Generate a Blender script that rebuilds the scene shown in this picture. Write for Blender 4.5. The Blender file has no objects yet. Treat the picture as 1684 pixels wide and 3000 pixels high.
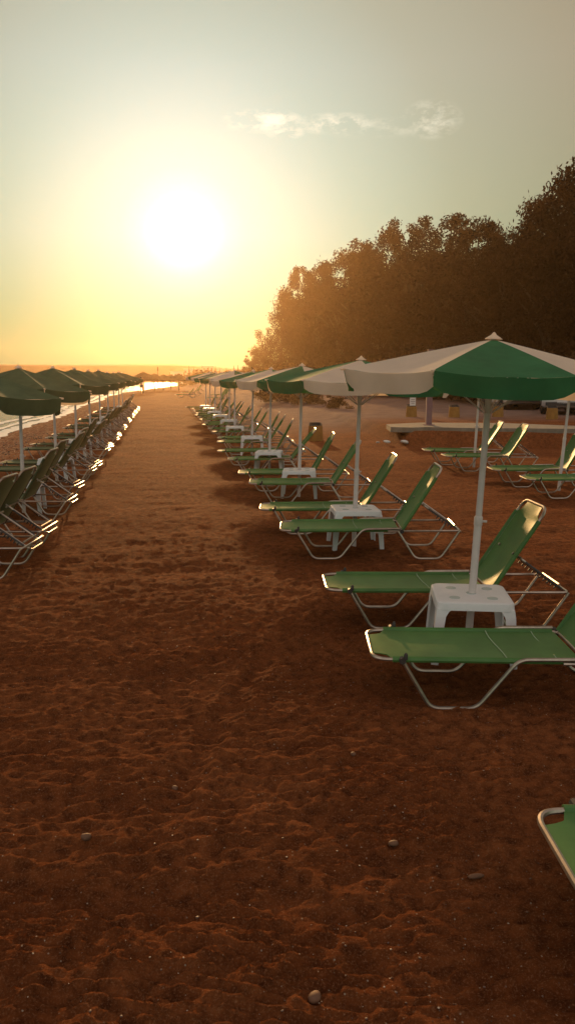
import bpy, bmesh, math, random
import numpy as np
from mathutils import Vector, Matrix, Quaternion
R = math.radians
S = bpy.context.scene
COL = S.collection

# ------------------------------------------------------------------ camera, sky, sun, exposure
YAW, PITCH = 8.64, 9.66
cam = bpy.data.objects.new('camera', bpy.data.cameras.new('camera'))
COL.objects.link(cam); S.camera = cam
cam.location = (0, 0, 1.95)
cam.rotation_euler = (R(90-PITCH), 0, R(-YAW))
cam.data.sensor_fit = 'VERTICAL'; cam.data.sensor_height = 24
cam.data.lens = 24*2350/3000
cam.data.clip_start = 0.05; cam.data.clip_end = 5000

SUN_EL, SUN_AZ = 9.35, 1.6          # azimuth clockwise from +Y
sd = Vector((math.sin(R(SUN_AZ))*math.cos(R(SUN_EL)), math.cos(R(SUN_AZ))*math.cos(R(SUN_EL)), math.sin(R(SUN_EL))))
sun = bpy.data.objects.new('sun', bpy.data.lights.new('sun', 'SUN'))
COL.objects.link(sun)
sun.rotation_euler = sd.to_track_quat('Z', 'Y').to_euler()
sun.data.energy = 3.9; sun.data.angle = R(0.8); sun.data.color = (1.0, 0.56, 0.22)

W = bpy.data.worlds.new('World'); S.world = W; W.use_nodes = True
nt = W.node_tree; nt.nodes.clear()
def N(t, **k):
    n = nt.nodes.new(t)
    for a, b in k.items(): setattr(n, a, b)
    return n
def L(a, b): nt.links.new(a, b)
def ramp_set(n, stops, interp='LINEAR'):
    cr = n.color_ramp; cr.interpolation = interp
    while len(cr.elements) > 1: cr.elements.remove(cr.elements[-1])
    cr.elements[0].position = stops[0][0]; cr.elements[0].color = (*stops[0][1], 1)
    for p, c in stops[1:]:
        e = cr.elements.new(p); e.color = (*c, 1)
out = N('ShaderNodeOutputWorld'); bg = N('ShaderNodeBackground'); L(bg.outputs[0], out.inputs[0])
tc = N('ShaderNodeTexCoord')
nrm = N('ShaderNodeVectorMath', operation='NORMALIZE'); L(tc.outputs['Generated'], nrm.inputs[0])
dt = N('ShaderNodeVectorMath', operation='DOT_PRODUCT'); L(nrm.outputs[0], dt.inputs[0]); dt.inputs[1].default_value = sd
ac = N('ShaderNodeMath', operation='ARCCOSINE'); L(dt.outputs['Value'], ac.inputs[0])
dv = N('ShaderNodeMath', operation='DIVIDE'); L(ac.outputs[0], dv.inputs[0]); dv.inputs[1].default_value = R(180)
rp = N('ShaderNodeValToRGB'); L(dv.outputs[0], rp.inputs[0])
ramp_set(rp, [(0, (2.4, 2.35, 2.2)), (1.4/180, (1.4, 1.42, 1.35)), (2.8/180, (.88, .98, .97)), (4.2/180, (.64, .80, .80)), (7/180, (.49, .68, .68)),
              (11/180, (.42, .56, .52)), (18/180, (.39, .41, .325)), (26/180, (.365, .325, .23)), (36/180, (.28, .225, .155)),
              (60/180, (.36, .31, .27)), (105/180, (.70, .62, .58)), (1, (.80, .72, .68))], 'LINEAR')
sep = N('ShaderNodeSeparateXYZ'); L(nrm.outputs[0], sep.inputs[0])
er = N('ShaderNodeValToRGB'); L(sep.outputs['Z'], er.inputs[0])
ramp_set(er, [(0, (.06, .60, .36)), (.06, (.30, .76, .50)), (.16, (.80, .95, .84)), (.33, (1, 1, 1)), (.5, (.97, .91, .84)), (.70, (.9, .86, .84)), (1.0, (1.3, 1.2, 1.12))])
m1 = N('ShaderNodeMix', data_type='RGBA', blend_type='MULTIPLY'); m1.inputs[0].default_value = 1
L(rp.outputs[0], m1.inputs[6]); L(er.outputs[0], m1.inputs[7])
# a few wisps of cloud, in the sky's own directions
mp = N('ShaderNodeMapping'); L(nrm.outputs[0], mp.inputs[0]); mp.inputs['Scale'].default_value = (1, 1, 2.2)
nz = N('ShaderNodeTexNoise'); L(mp.outputs[0], nz.inputs[0]); nz.inputs['Scale'].default_value = 34; nz.inputs['Detail'].default_value = 8; nz.inputs['Roughness'].default_value = .68
nr = N('ShaderNodeMapRange'); L(nz.outputs['Fac'], nr.inputs[0]); nr.inputs[1].default_value = .45; nr.inputs[2].default_value = .62
def skydir(x, y):
    r = (x-842)/2350; u = (1500-y)/2350
    F = math.cos(R(PITCH))+u*math.sin(R(PITCH)); V = u*math.cos(R(PITCH))-math.sin(R(PITCH))
    c, s = math.cos(R(YAW)), math.sin(R(YAW))
    return Vector((r*c+F*s, -r*s+F*c, V)).normalized()
tot = None
for (x, y, w, h, a) in [(765, 355, .043, .011, 1.0), (835, 385, .02, .008, .7), (985, 362, .045, .010, .6), (1262, 350, .03, .018, .42), (1130, 372, .07, .010, .22)]:
    d = skydir(x, y); az = math.atan2(d.x, d.y)
    right = Vector((math.cos(az), -math.sin(az), 0)); up = right.cross(d).normalized()
    if up.z < 0: up = -up
    acc = None
    for v, sc in ((right, w), (up, h)):
        q = N('ShaderNodeVectorMath', operation='DOT_PRODUCT'); L(nrm.outputs[0], q.inputs[0]); q.inputs[1].default_value = v/sc
        o = N('ShaderNodeMath', operation='SUBTRACT'); L(q.outputs['Value'], o.inputs[0]); o.inputs[1].default_value = d.dot(v)/sc
        p = N('ShaderNodeMath', operation='MULTIPLY'); L(o.outputs[0], p.inputs[0]); L(o.outputs[0], p.inputs[1])
        if acc is None: acc = p
        else:
            s_ = N('ShaderNodeMath', operation='ADD'); L(acc.outputs[0], s_.inputs[0]); L(p.outputs[0], s_.inputs[1]); acc = s_
    g1 = N('ShaderNodeMapRange'); L(acc.outputs[0], g1.inputs[0]); g1.inputs[1].default_value = 1.5; g1.inputs[2].default_value = .1; g1.inputs[4].default_value = a
    if tot is None: tot = g1
    else:
        s_ = N('ShaderNodeMath', operation='MAXIMUM'); L(tot.outputs[0], s_.inputs[0]); L(g1.outputs[0], s_.inputs[1]); tot = s_
cm = N('ShaderNodeMath', operation='MULTIPLY'); L(tot.outputs[0], cm.inputs[0]); L(nr.outputs[0], cm.inputs[1])
zf = N('ShaderNodeMath', operation='GREATER_THAN'); L(sep.outputs['Y'], zf.inputs[0]); zf.inputs[1].default_value = .3
cm2 = N('ShaderNodeMath', operation='MULTIPLY'); L(cm.outputs[0], cm2.inputs[0]); L(zf.outputs[0], cm2.inputs[1])
m2 = N('ShaderNodeMix', data_type='RGBA'); L(cm2.outputs[0], m2.inputs[0]); L(m1.outputs[2], m2.inputs[6]); m2.inputs[7].default_value = (1.0, .96, .80, 1)
sky = N('ShaderNodeTexSky', sky_type='NISHITA'); sky.sun_disc = False
sky.sun_elevation = R(SUN_EL); sky.sun_rotation = R(SUN_AZ); sky.dust_density = 4; sky.air_density = 1.4
sm = N('ShaderNodeMix', data_type='RGBA', blend_type='MULTIPLY'); sm.inputs[0].default_value = 1
L(sky.outputs[0], sm.inputs[6]); sm.inputs[7].default_value = (.006, .006, .006, 1)
ad = N('ShaderNodeMix', data_type='RGBA', blend_type='ADD'); ad.inputs[0].default_value = 1
L(m2.outputs[2], ad.inputs[6]); L(sm.outputs[2], ad.inputs[7]); L(ad.outputs[2], bg.inputs[0])
bg.inputs[1].default_value = 1.0
S.view_settings.view_transform = 'Standard'; S.view_settings.look = 'None'
S.view_settings.exposure = 0; S.view_settings.gamma = 1
S.cycles.max_bounces = 6; S.cycles.volume_bounces = 0; S.cycles.transparent_max_bounces = 8
S.cycles.sample_clamp_indirect = 4; S.cycles.use_denoising = True

# ------------------------------------------------------------------ materials
def mat(name, color, rough=.6, spec=.4, metal=0, noise=None, bump=None, transl=0, coat=0, bright=None):
    m = bpy.data.materials.new(name); m.use_nodes = True
    t = m.node_tree; b = t.nodes['Principled BSDF']
    b.inputs['Base Color'].default_value = (*color, 1); b.inputs['Roughness'].default_value = rough
    b.inputs['Specular IOR Level'].default_value = spec; b.inputs['Metallic'].default_value = metal
    b.inputs['Coat Weight'].default_value = coat
    if 'sling' in name: b.inputs['Sheen Weight'].default_value = .3; b.inputs['Sheen Roughness'].default_value = .4; b.inputs['Sheen Tint'].default_value = (.8, .85, .4, 1)
    co = t.nodes.new('ShaderNodeTexCoord')
    csock = None
    if noise:
        sc, amt = noise[0], noise[1]; c2 = noise[2] if len(noise) > 2 else tuple(c*(1-amt) for c in color)
        n = t.nodes.new('ShaderNodeTexNoise'); n.inputs['Scale'].default_value = sc; n.inputs['Detail'].default_value = 5
        n.inputs['Roughness'].default_value = .65
        t.links.new(co.outputs['Object'], n.inputs[0])
        r = t.nodes.new('ShaderNodeMapRange'); r.inputs[1].default_value = .32; r.inputs[2].default_value = .68
        t.links.new(n.outputs['Fac'], r.inputs[0])
        x = t.nodes.new('ShaderNodeMix'); x.data_type = 'RGBA'
        t.links.new(r.outputs[0], x.inputs[0]); x.inputs[6].default_value = (*color, 1); x.inputs[7].default_value = (*c2, 1)
        t.links.new(x.outputs[2], b.inputs['Base Color']); csock = x.outputs[2]
    if bump:
        n = t.nodes.new('ShaderNodeTexNoise'); n.inputs['Scale'].default_value = bump[0]; n.inputs['Detail'].default_value = 4
        t.links.new(co.outputs['Object'], n.inputs[0])
        bn = t.nodes.new('ShaderNodeBump'); bn.inputs['Strength'].default_value = bump[1]; bn.inputs['Distance'].default_value = bump[2]
        t.links.new(n.outputs['Fac'], bn.inputs['Height']); t.links.new(bn.outputs[0], b.inputs['Normal'])
    if transl:
        tr = t.nodes.new('ShaderNodeBsdfTranslucent'); tr.inputs[0].default_value = (*color, 1)
        if csock: t.links.new(csock, tr.inputs[0])
        mx = t.nodes.new('ShaderNodeMixShader'); mx.inputs[0].default_value = transl
        o = t.nodes['Material Output']
        t.links.new(b.outputs[0], mx.inputs[1]); t.links.new(tr.outputs[0], mx.inputs[2]); t.links.new(mx.outputs[0], o.inputs[0])
    return m
M = dict(
    green=mat('green_sling', (.105, .280, .070), .48, .6, noise=(5, .25), bump=(260, .3, .002), transl=.38),
    cgreen=mat('green_canvas', (.036, .165, .062), .75, .25, noise=(3, .3), bump=(5, .35, .03), transl=.25),
    cwhite=mat('white_canvas', (.86, .72, .57), .8, .2, noise=(2.5, .12), bump=(5, .35, .03), transl=.42),
    dull=mat('shade_toned_sling', (.060, .080, .034), .6, .3, noise=(5, .3), transl=.2),  # left-row slings: shade of the side away from the sun in the colour
    olive=mat('shade_toned_green_canvas', (.085, .125, .060), .8, .15, noise=(2.5, .4), bump=(5, .35, .03), transl=.12),  # left canopies: backlit shade put into a darker, greyer green
    seam=mat('pale_seam', (.30, .42, .26), .7),
    alu=mat('aluminium_tube', (.50, .42, .35), .32, .5, .85, noise=(14, .35)),
    plastic=mat('white_plastic', (.80, .80, .82), .42, .4, noise=(6, .10), transl=.08),
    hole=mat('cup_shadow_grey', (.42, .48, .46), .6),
    pole=mat('white_painted_pole', (.66, .60, .58), .45, .4, noise=(9, .15)),
    dark=mat('dark_plastic', (.035, .03, .028), .55),
    wood=mat('weathered_wood', (.16, .09, .05), .8, .2, noise=(8, .4)),
    straw=mat('dry_straw', (.20, .12, .05), .9, .1, noise=(6, .5), bump=(20, .8, .05)),
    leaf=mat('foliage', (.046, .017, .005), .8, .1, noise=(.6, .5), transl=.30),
    leafb=mat('dry_scrub', (.14, .075, .03), .8, .1, noise=(3, .5), transl=.2),
    bark=mat('bark', (.08, .05, .03), .9, .1, noise=(5, .4), bump=(12, .6, .03)),
    wall=mat('pale_plaster', (.55, .54, .50), .9, .1, noise=(1, .12)),
    glassd=mat('dark_glass', (.05, .06, .07), .12, .6),
    yellow=mat('faded_yellow_paint', (.42, .22, .06), .6, .3, noise=(6, .3)),
    purple=mat('mauve_paint', (.20, .115, .125), .6, .3, noise=(7, .2)),
    conc=mat('concrete', (.24, .21, .165), .9, .2, noise=(4, .35), bump=(30, .4, .01)),
    silver=mat('silver_car_paint', (.46, .42, .42), .3, .5, .35, coat=.4),
    vanw=mat('white_van_paint', (.62, .58, .56), .35, .5),
    rubber=mat('tyre_rubber', (.02, .02, .02), .8),
    lamp=mat('clear_lamp_cover', (.7, .68, .62), .15, .7),
    redl=mat('red_lamp_cover', (.35, .02, .02), .2, .6),
    stone=mat('beach_stone', (.15, .075, .042), .7, .3, noise=(14, .4)),
    skin=mat('skin', (.30, .16, .10), .6), cloth=mat('dark_swimwear', (.03, .03, .05), .8), hair=mat('dark_hair', (.02, .012, .01), .7),
)

# ------------------------------------------------------------------ mesh helpers
class MB:
    def __init__(s): s.v = []; s.f = []; s.m = []
    def add(s, vs, fs, mi=0):
        b = len(s.v); s.v += [tuple(v) for v in vs]; s.f += [tuple(b+i for i in f) for f in fs]; s.m += [mi]*len(fs); return s
    def box(s, c, d, mi=0, rot=0, taper=1, bev=0):
        cx, cy, cz = c; x, y, z = (q/2 for q in d); vs = []
        cr, sr = math.cos(rot), math.sin(rot)
        for k, tp in ((-1, 1), (1, taper)):
            for a, b in ((-1, -1), (1, -1), (1, 1), (-1, 1)):
                px, py = a*x*tp, b*y*tp
                vs.append((cx+px*cr-py*sr, cy+px*sr+py*cr, cz+k*z))
        return s.add(vs, [(3, 2, 1, 0), (4, 5, 6, 7), (0, 1, 5, 4), (1, 2, 6, 5), (2, 3, 7, 6), (3, 0, 4, 7)], mi)
    def tube(s, path, r, seg=8, mi=0, cap=True, closed=False, sq=1.0):
        P = [Vector(p) for p in path]; n = len(P); rs = r if isinstance(r, (list, tuple)) else [r]*n
        T = []
        for i in range(n):
            a = P[i-1] if (i > 0 or closed) else P[i]; b = P[(i+1) % n] if (i < n-1 or closed) else P[i]
            T.append((b-a).normalized())
        u = T[0].orthogonal().normalized(); vs = []
        for i in range(n):
            if i: u = (T[i-1].rotation_difference(T[i]) @ u)
            u = (u - T[i]*u.dot(T[i])).normalized(); w = T[i].cross(u)
            for k in range(seg):
                a = 2*math.pi*k/seg; vs.append(P[i]+(u*math.cos(a)+w*math.sin(a)*sq)*rs[i])
        fs = []
        for i in range(n-1 if not closed else n):
            j = (i+1) % n
            for k in range(seg):
                l = (k+1) % seg; fs.append((i*seg+k, i*seg+l, j*seg+l, j*seg+k))
        if cap and not closed: fs += [tuple(range(seg))[::-1], tuple((n-1)*seg+k for k in range(seg))]
        return s.add(vs, fs, mi)
    def lathe(s, prof, seg=16, c=(0, 0, 0), mi=0, cap=True):
        vs = []; n = len(prof)
        for (r, z) in prof:
            for k in range(seg):
                a = 2*math.pi*k/seg; vs.append((c[0]+r*math.cos(a), c[1]+r*math.sin(a), c[2]+z))
        fs = [(i*seg+k, i*seg+(k+1) % seg, (i+1)*seg+(k+1) % seg, (i+1)*seg+k) for i in range(n-1) for k in range(seg)]
        if cap: fs += [tuple(range(seg))[::-1], tuple((n-1)*seg+k for k in range(seg))]
        return s.add(vs, fs, mi)
    def mesh(s, name, mats, smooth=True):
        me = bpy.data.meshes.new(name); me.from_pydata(s.v, [], s.f)
        for m in (mats if isinstance(mats, (list, tuple)) else [mats]): me.materials.append(m)
        me.polygons.foreach_set('material_index', s.m)
        if smooth:
            me.polygons.foreach_set('use_smooth', [True]*len(s.f))
            try: me.set_sharp_from_angle(angle=R(42))
            except Exception: pass
        me.update(); return me
    def build(s, name, mats, parent=None, smooth=True, loc=None, rot=None):
        o = bpy.data.objects.new(name, s.mesh(name, mats, smooth)); COL.objects.link(o)
        if parent is not None: o.parent = parent
        if loc is not None: o.location = loc
        if rot is not None: o.rotation_euler = rot
        return o
def fillet(pts, rad, n=5):
    P = [Vector(p) for p in pts]; o = [P[0]]
    for i in range(1, len(P)-1):
        a, b, c = P[i-1], P[i], P[i+1]; d1 = (a-b); d2 = (c-b)
        q = min(rad, d1.length*.49, d2.length*.49); s_ = b+d1.normalized()*q; e = b+d2.normalized()*q
        for k in range(n+1):
            t = k/n; o.append(s_*(1-t)**2+b*2*t*(1-t)+e*t*t)
    return o+[P[-1]]
def tag(o, label=None, cat=None, group=None, kind=None):
    if label: o['label'] = label
    if cat: o['category'] = cat
    if group: o['group'] = group
    if kind: o['kind'] = kind
    return o
def empty(name, loc=(0, 0, 0), rz=0):
    o = bpy.data.objects.new(name, None); o.empty_display_size = .2; COL.objects.link(o); o.location = loc; o.rotation_euler = (0, 0, rz); return o
def copy_tree(o, parent=None):
    c = o.copy(); COL.objects.link(c); c.parent = parent
    for ch in list(o.children): copy_tree(ch, c)
    return c
def drop(o, names):
    for ch in list(o.children):
        if ch.name.split('.')[0] in names:
            for g in list(ch.children): bpy.data.objects.remove(g)
            bpy.data.objects.remove(ch)

# ------------------------------------------------------------------ terrain
rng = np.random.RandomState(7)
_tab = rng.rand(512, 512)
def vnoise(x, y):
    xi = np.floor(x).astype(int); yi = np.floor(y).astype(int); fx = x-xi; fy = y-yi
    fx = fx*fx*fx*(fx*(fx*6-15)+10); fy = fy*fy*fy*(fy*(fy*6-15)+10)
    g = lambda a, b: _tab[a % 512, b % 512]
    return (g(xi, yi)*(1-fx)+g(xi+1, yi)*fx)*(1-fy)+(g(xi, yi+1)*(1-fx)+g(xi+1, yi+1)*fx)*fy*1.0 - .5
def sstep(a, b, x):
    t = np.clip((x-a)/(b-a), 0, 1); return t*t*(3-2*t)
def shore(Y):
    return (-6.4 - .25*np.sin(Y*.21) + sstep(95, 150, Y)*4.5 + sstep(140, 190, Y)*6.5 + sstep(190, 290, Y)*3
            - sstep(292, 304, Y)*3000)
def ground_base(X, Y):
    d = X-shore(Y)
    z = np.where(d > 0, -.5+.5*sstep(0, 2.7, d), np.maximum(-.5+d*.18, -2.0))
    bank = sstep(21.55, 21.65, Y - (-.30*(X-7.4)))*sstep(6.4, 7.0, X)
    soft = sstep(21, 34, Y)*sstep(3.2, 8.5, X)
    z = z + .42*np.maximum(bank*.97, soft) + .35*sstep(32, 60, Y)*sstep(8, 20, X)
    far = sstep(300, 330, Y)*.9
    return z+far
def ground_h(X, Y):
    X = np.asarray(X, float); Y = np.asarray(Y, float)
    z = ground_base(X, Y)
    dist = np.hypot(X, Y)
    wx = X+.12*vnoise(X*3.1+9, Y*3.1); wy = Y+.12*vnoise(X*3.1, Y*3.1+40)
    beach = (X > shore(Y)+.4)*1.0
    a = np.clip(1.5-.6*sstep(5, 16, dist), 0, 2)*beach
    h = .050*vnoise(wx*.55+3, wy*.62)
    h = h+.028*vnoise(wx*1.2+31, wy*2.6+5)
    h = h+.012*(.5-np.abs(vnoise(wx*2.0+.5*wy+11, wy*6.0-.8*wx+77))*2)*sstep(60, 25, dist)
    h = h+.015*(.3-np.abs(vnoise(wx*4.6+1+.8*vnoise(X*9, Y*9), wy*13+3))*2)*sstep(50, 18, dist)
    h = h+.015*vnoise(X*13+1, Y*29+3)*sstep(26, 10, dist)
    h = h+.0110*vnoise(X*36+1, Y*60+3)*sstep(12, 6, dist)
    rip = np.sin((X*.35+Y+.10*vnoise(X*2.1, Y*2.1)+.03*vnoise(X*8, Y*8))*2*np.pi/.052)
    h = h+.0055*rip*sstep(.02, .18, vnoise(X*.9+60, Y*.9+8))*sstep(9, 5, dist)
    trk = np.abs(X*.92-.33*Y+1.15+.10*vnoise(Y*.9, X*.9)); trk2 = np.abs(X+.42*Y-2.0+.12*vnoise(Y*.7+4, X*.7))
    h = h-.014*np.exp(-(trk/.06)**2)*sstep(8, 5, dist)+.008*np.exp(-((trk-.11)/.04)**2)*sstep(8, 5, dist)-.012*np.exp(-(trk2/.05)**2)*sstep(7, 5, dist)
    return z+h*a
def axis_pts(lo, hi, dense, far_lo, far_hi, d0, grow, dmax):
    c = list(np.arange(lo, hi, d0)); p = c[-1]; d = d0
    while p < far_hi:
        d = min(d*grow, dmax); p += d; c.append(p)
    p = c[0]; d = d0; l = []
    while p > far_lo:
        d = min(d*grow, dmax); p -= d; l.append(p)
    return np.array(l[::-1]+c)
gx = axis_pts(-1.7, 2.4, 0, -500, 500, .0145, 1.028, 40)
gy = axis_pts(1.7, 5.2, 0, -60, 362, .0135, 1.0115, 30)
GX, GY = np.meshgrid(gx, gy)
GZ = ground_h(GX, GY)
# footprints and scuffs pressed into the loose sand
fr = random.Random(3)
def dent(cx, cy, rx, ry, ang, depth):
    i0, i1 = np.searchsorted(gx, [cx-rx*3, cx+rx*3]); j0, j1 = np.searchsorted(gy, [cy-rx*3, cy+rx*3])
    if i1 <= i0 or j1 <= j0: return
    xx = GX[j0:j1, i0:i1]-cx; yy = GY[j0:j1, i0:i1]-cy
    c, s = math.cos(ang), math.sin(ang); u = (xx*c+yy*s)/rx; v = (-xx*s+yy*c)/ry
    q = np.maximum(np.sqrt(u*u+v*v)+.25*vnoise(GX[j0:j1, i0:i1]*14, GY[j0:j1, i0:i1]*14), 0)
    GZ[j0:j1, i0:i1] += -depth*np.exp(-(q**2.6))+.55*depth*np.exp(-((q-1.25)/.35)**2)
for k in range(150):
    y = 1.9+fr.random()**1.5*20; x = fr.uniform(-3.2, 3.6) if y > 4 else fr.uniform(-1.6, 2.2)
    dent(x, y, fr.uniform(.10, .17), fr.uniform(.05, .09), R(fr.gauss(82, 28)), fr.uniform(.004, .012))
nx, ny = len(gx), len(gy)
co = np.stack([GX.ravel(), GY.ravel(), GZ.ravel()], 1).astype(np.float32)
ii = np.arange(nx*ny).reshape(ny, nx)
quads = np.stack([ii[:-1, :-1].ravel(), ii[:-1, 1:].ravel(), ii[1:, 1:].ravel(), ii[1:, :-1].ravel()], 1).astype(np.int32)
me = bpy.data.meshes.new('ground')
me.vertices.add(len(co)); me.vertices.foreach_set('co', co.ravel())
me.loops.add(quads.size); me.loops.foreach_set('vertex_index', quads.ravel())
me.polygons.add(len(quads)); me.polygons.foreach_set('loop_start', np.arange(0, quads.size, 4, dtype=np.int32))
me.polygons.foreach_set('use_smooth', np.ones(len(quads), bool))
me.update(calc_edges=True)
def gz(x, y): return float(ground_h(x, y))

def sand_material():
    m = bpy.data.materials.new('sand'); m.use_nodes = True; t = m.node_tree; b = t.nodes['Principled BSDF']
    co = t.nodes.new('ShaderNodeTexCoord').outputs['Object']
    def noise(sc, det=5, ro=.6):
        n = t.nodes.new('ShaderNodeTexNoise'); n.inputs['Scale'].default_value = sc; n.inputs['Detail'].default_value = det; n.inputs['Roughness'].default_value = ro
        t.links.new(co, n.inputs[0]); return n.outputs['Fac']
    def mr(s, a, b_, c=0, d=1):
        n = t.nodes.new('ShaderNodeMapRange'); n.inputs[1].default_value = a; n.inputs[2].default_value = b_; n.inputs[3].default_value = c; n.inputs[4].default_value = d
        t.links.new(s, n.inputs[0]); return n.outputs[0]
    def mix(f, a, c, bt='MIX'):
        n = t.nodes.new('ShaderNodeMix'); n.data_type = 'RGBA'; n.blend_type = bt
        if isinstance(f, float): n.inputs[0].default_value = f
        else: t.links.new(f, n.inputs[0])
        for s, q in ((6, a), (7, c)):
            if isinstance(q, tuple): n.inputs[s].default_value = (*q, 1)
            else: t.links.new(q, n.inputs[s])
        return n.outputs[2]
    def mul(a, c):
        n = t.nodes.new('ShaderNodeMath'); n.operation = 'MULTIPLY'; t.links.new(a, n.inputs[0])
        if isinstance(c, float): n.inputs[1].default_value = c
        else: t.links.new(c, n.inputs[1])
        return n.outputs[0]
    base = mix(mr(noise(.8, 3), .40, .60), (.235, .070, .022), (.340, .112, .038))
    base = mix(mr(noise(14, 6, .7), .38, .66), base, (.105, .033, .013))
    base = mix(mul(mr(noise(120, 4, .8), .52, .66), .7), base, (.42, .20, .10))  # brighter orange specks: sunlit grains painted into the sand colour
    # grains and shell bits
    v = t.nodes.new('ShaderNodeTexVoronoi'); v.inputs['Scale'].default_value = 46; t.links.new(co, v.inputs[0])
    sp = mul(mr(v.outputs['Distance'], .20, .10), mr(v.outputs['Color'], .80, .84))
    base = mix(sp, base, (.50, .40, .30))
    sx = t.nodes.new('ShaderNodeSeparateXYZ'); t.links.new(co, sx.inputs[0])
    # shingle towards the water: red and pale pebbles
    v2 = t.nodes.new('ShaderNodeTexVoronoi'); v2.inputs['Scale'].default_value = 11; t.links.new(co, v2.inputs[0])
    vr = t.nodes.new('ShaderNodeValToRGB'); t.links.new(v2.outputs['Color'], vr.inputs[0])
    ramp_set(vr, [(0, (.13, .045, .025)), (.35, (.22, .08, .045)), (.6, (.30, .15, .09)), (.8, (.40, .30, .20)), (1, (.10, .05, .04))], 'CONSTANT')
    left = mr(sx.outputs['X'], -3.2, -4.4)
    base = mix(left, base, vr.outputs[0])
    # grey trodden gravel of the track on the right
    rx = mul(mr(sx.outputs['X'], 2.2, 6.0), mr(sx.outputs['Y'], 25., 30.))
    base = mix(rx, base, mix(mr(noise(1.2, 7, .7), .35, .65), (.20, .125, .10), (.27, .18, .145)))
    t.links.new(base, b.inputs['Base Color'])
    b.inputs['Roughness'].default_value = .85; b.inputs['Specular IOR Level'].default_value = .009
    hs = t.nodes.new('ShaderNodeMath'); hs.operation = 'ADD'
    t.links.new(mul(noise(34, 8, .85), .055), hs.inputs[0]); t.links.new(mul(noise(150, 3, .7), .018), hs.inputs[1])
    h2 = t.nodes.new('ShaderNodeMath'); h2.operation = 'ADD'; t.links.new(hs.outputs[0], h2.inputs[0]); t.links.new(mul(sp, .006), h2.inputs[1])
    h3 = t.nodes.new('ShaderNodeMath'); h3.operation = 'ADD'; t.links.new(h2.outputs[0], h3.inputs[0]); t.links.new(mul(mul(mr(v2.outputs['Distance'], .6, 0.), left), .05), h3.inputs[1])
    h4 = t.nodes.new('ShaderNodeMath'); h4.operation = 'ADD'; t.links.new(h3.outputs[0], h4.inputs[0]); t.links.new(mul(noise(9, 6, .75), .05), h4.inputs[1])
    bn = t.nodes.new('ShaderNodeBump'); bn.inputs['Strength'].default_value = .9; bn.inputs['Distance'].default_value = 1.0
    t.links.new(h4.outputs[0], bn.inputs['Height']); t.links.new(bn.outputs[0], b.inputs['Normal'])
    return m
me.materials.append(sand_material())
ground = bpy.data.objects.new('ground', me); COL.objects.link(ground)
tag(ground, kind='structure')

# sea
def sea_material():
    m = bpy.data.materials.new('sea_water'); m.use_nodes = True; t = m.node_tree; b = t.nodes['Principled BSDF']
    b.inputs['Base Color'].default_value = (.05, .09, .09, 1); b.inputs['Roughness'].default_value = .16; b.inputs['IOR'].default_value = 1.33
    co = t.nodes.new('ShaderNodeTexCoord')
    mp = t.nodes.new('ShaderNodeMapping'); mp.inputs['Scale'].default_value = (.8, 1.6, 1); t.links.new(co.outputs['Object'], mp.inputs[0])
    n = t.nodes.new('ShaderNodeTexNoise'); n.inputs['Scale'].default_value = 1.6; n.inputs['Detail'].default_value = 6; n.inputs['Roughness'].default_value = .6
    t.links.new(mp.outputs[0], n.inputs[0])
    bn = t.nodes.new('ShaderNodeBump'); bn.inputs['Strength'].default_value = .7; bn.inputs['Distance'].default_value = .25
    t.links.new(n.outputs['Fac'], bn.inputs['Height']); t.links.new(bn.outputs[0], b.inputs['Normal'])
    return m
sm_ = MB(); sx_ = list(np.linspace(-860, 20, 12)); 
sm_.add([(-500, -60, -.5), (-5.0, -60, -.5), (-5.0, 100, -.5), (30, 140, -.5), (30, 310, -.5), (-500, 310, -.5)], [(0, 1, 2, 3, 4, 5)])
sea = sm_.build('sea', sea_material()); tag(sea, kind='structure')
# the line of foam washed up on the shingle: a thin lapping sheet
fo = MB(); fr2 = random.Random(5)
for row in range(3):
    pts = []; x_off = (-.25, -1.0, -1.9)[row]
    ys = np.arange(14, 110, .35)
    for y in ys:
        w = (.42, .22, .3)[row]*(.55+.9*abs(float(vnoise(np.array(y*.7+row*9), np.array(3.3)))*2))
        c = float(shore(np.array(y)))+x_off+.25*float(vnoise(np.array(y*.35), np.array(row*7.1)))
        pts.append((c-w, y, -.488)); pts.append((c, y, -.45)); pts.append((c+w, y, -.486))
    n = len(ys)
    fo.add(pts, [(3*i, 3*i+1, 3*i+4, 3*i+3) for i in range(n-1)]+[(3*i+1, 3*i+2, 3*i+5, 3*i+4) for i in range(n-1)])
fo_o = fo.build('surf_foam', mat('foam', (.72, .74, .68), .6, .4, noise=(6, .25), bump=(12, .8, .03))); tag(fo_o, kind='stuff')
tag(fo_o, 'thin pale line of foam lapping along the shingle shore', 'foam')

# far headland
hb = MB(); xs = np.linspace(-460, 300, 60); hv = []
for x in xs:
    h = 5.6*(1-sstep(-5, 75, np.array(x)))*(1+.06*math.sin(x*.023))+1.5+.5*float(vnoise(np.array(x*.04), np.array(5.)))
    hv += [(x, 312, .6), (x, 328, h*.80), (x, 343, h*.93), (x, 362, .6)]
nn = len(xs)
hb.add(hv, [(4*i+k, 4*i+4+k, 4*i+5+k, 4*i+1+k) for i in range(nn-1) for k in range(3)])
hills = hb.build('hills', mat('hillside', (.14, .12, .07), .9, .1, noise=(.03, .4))); tag(hills, kind='structure')

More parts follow.
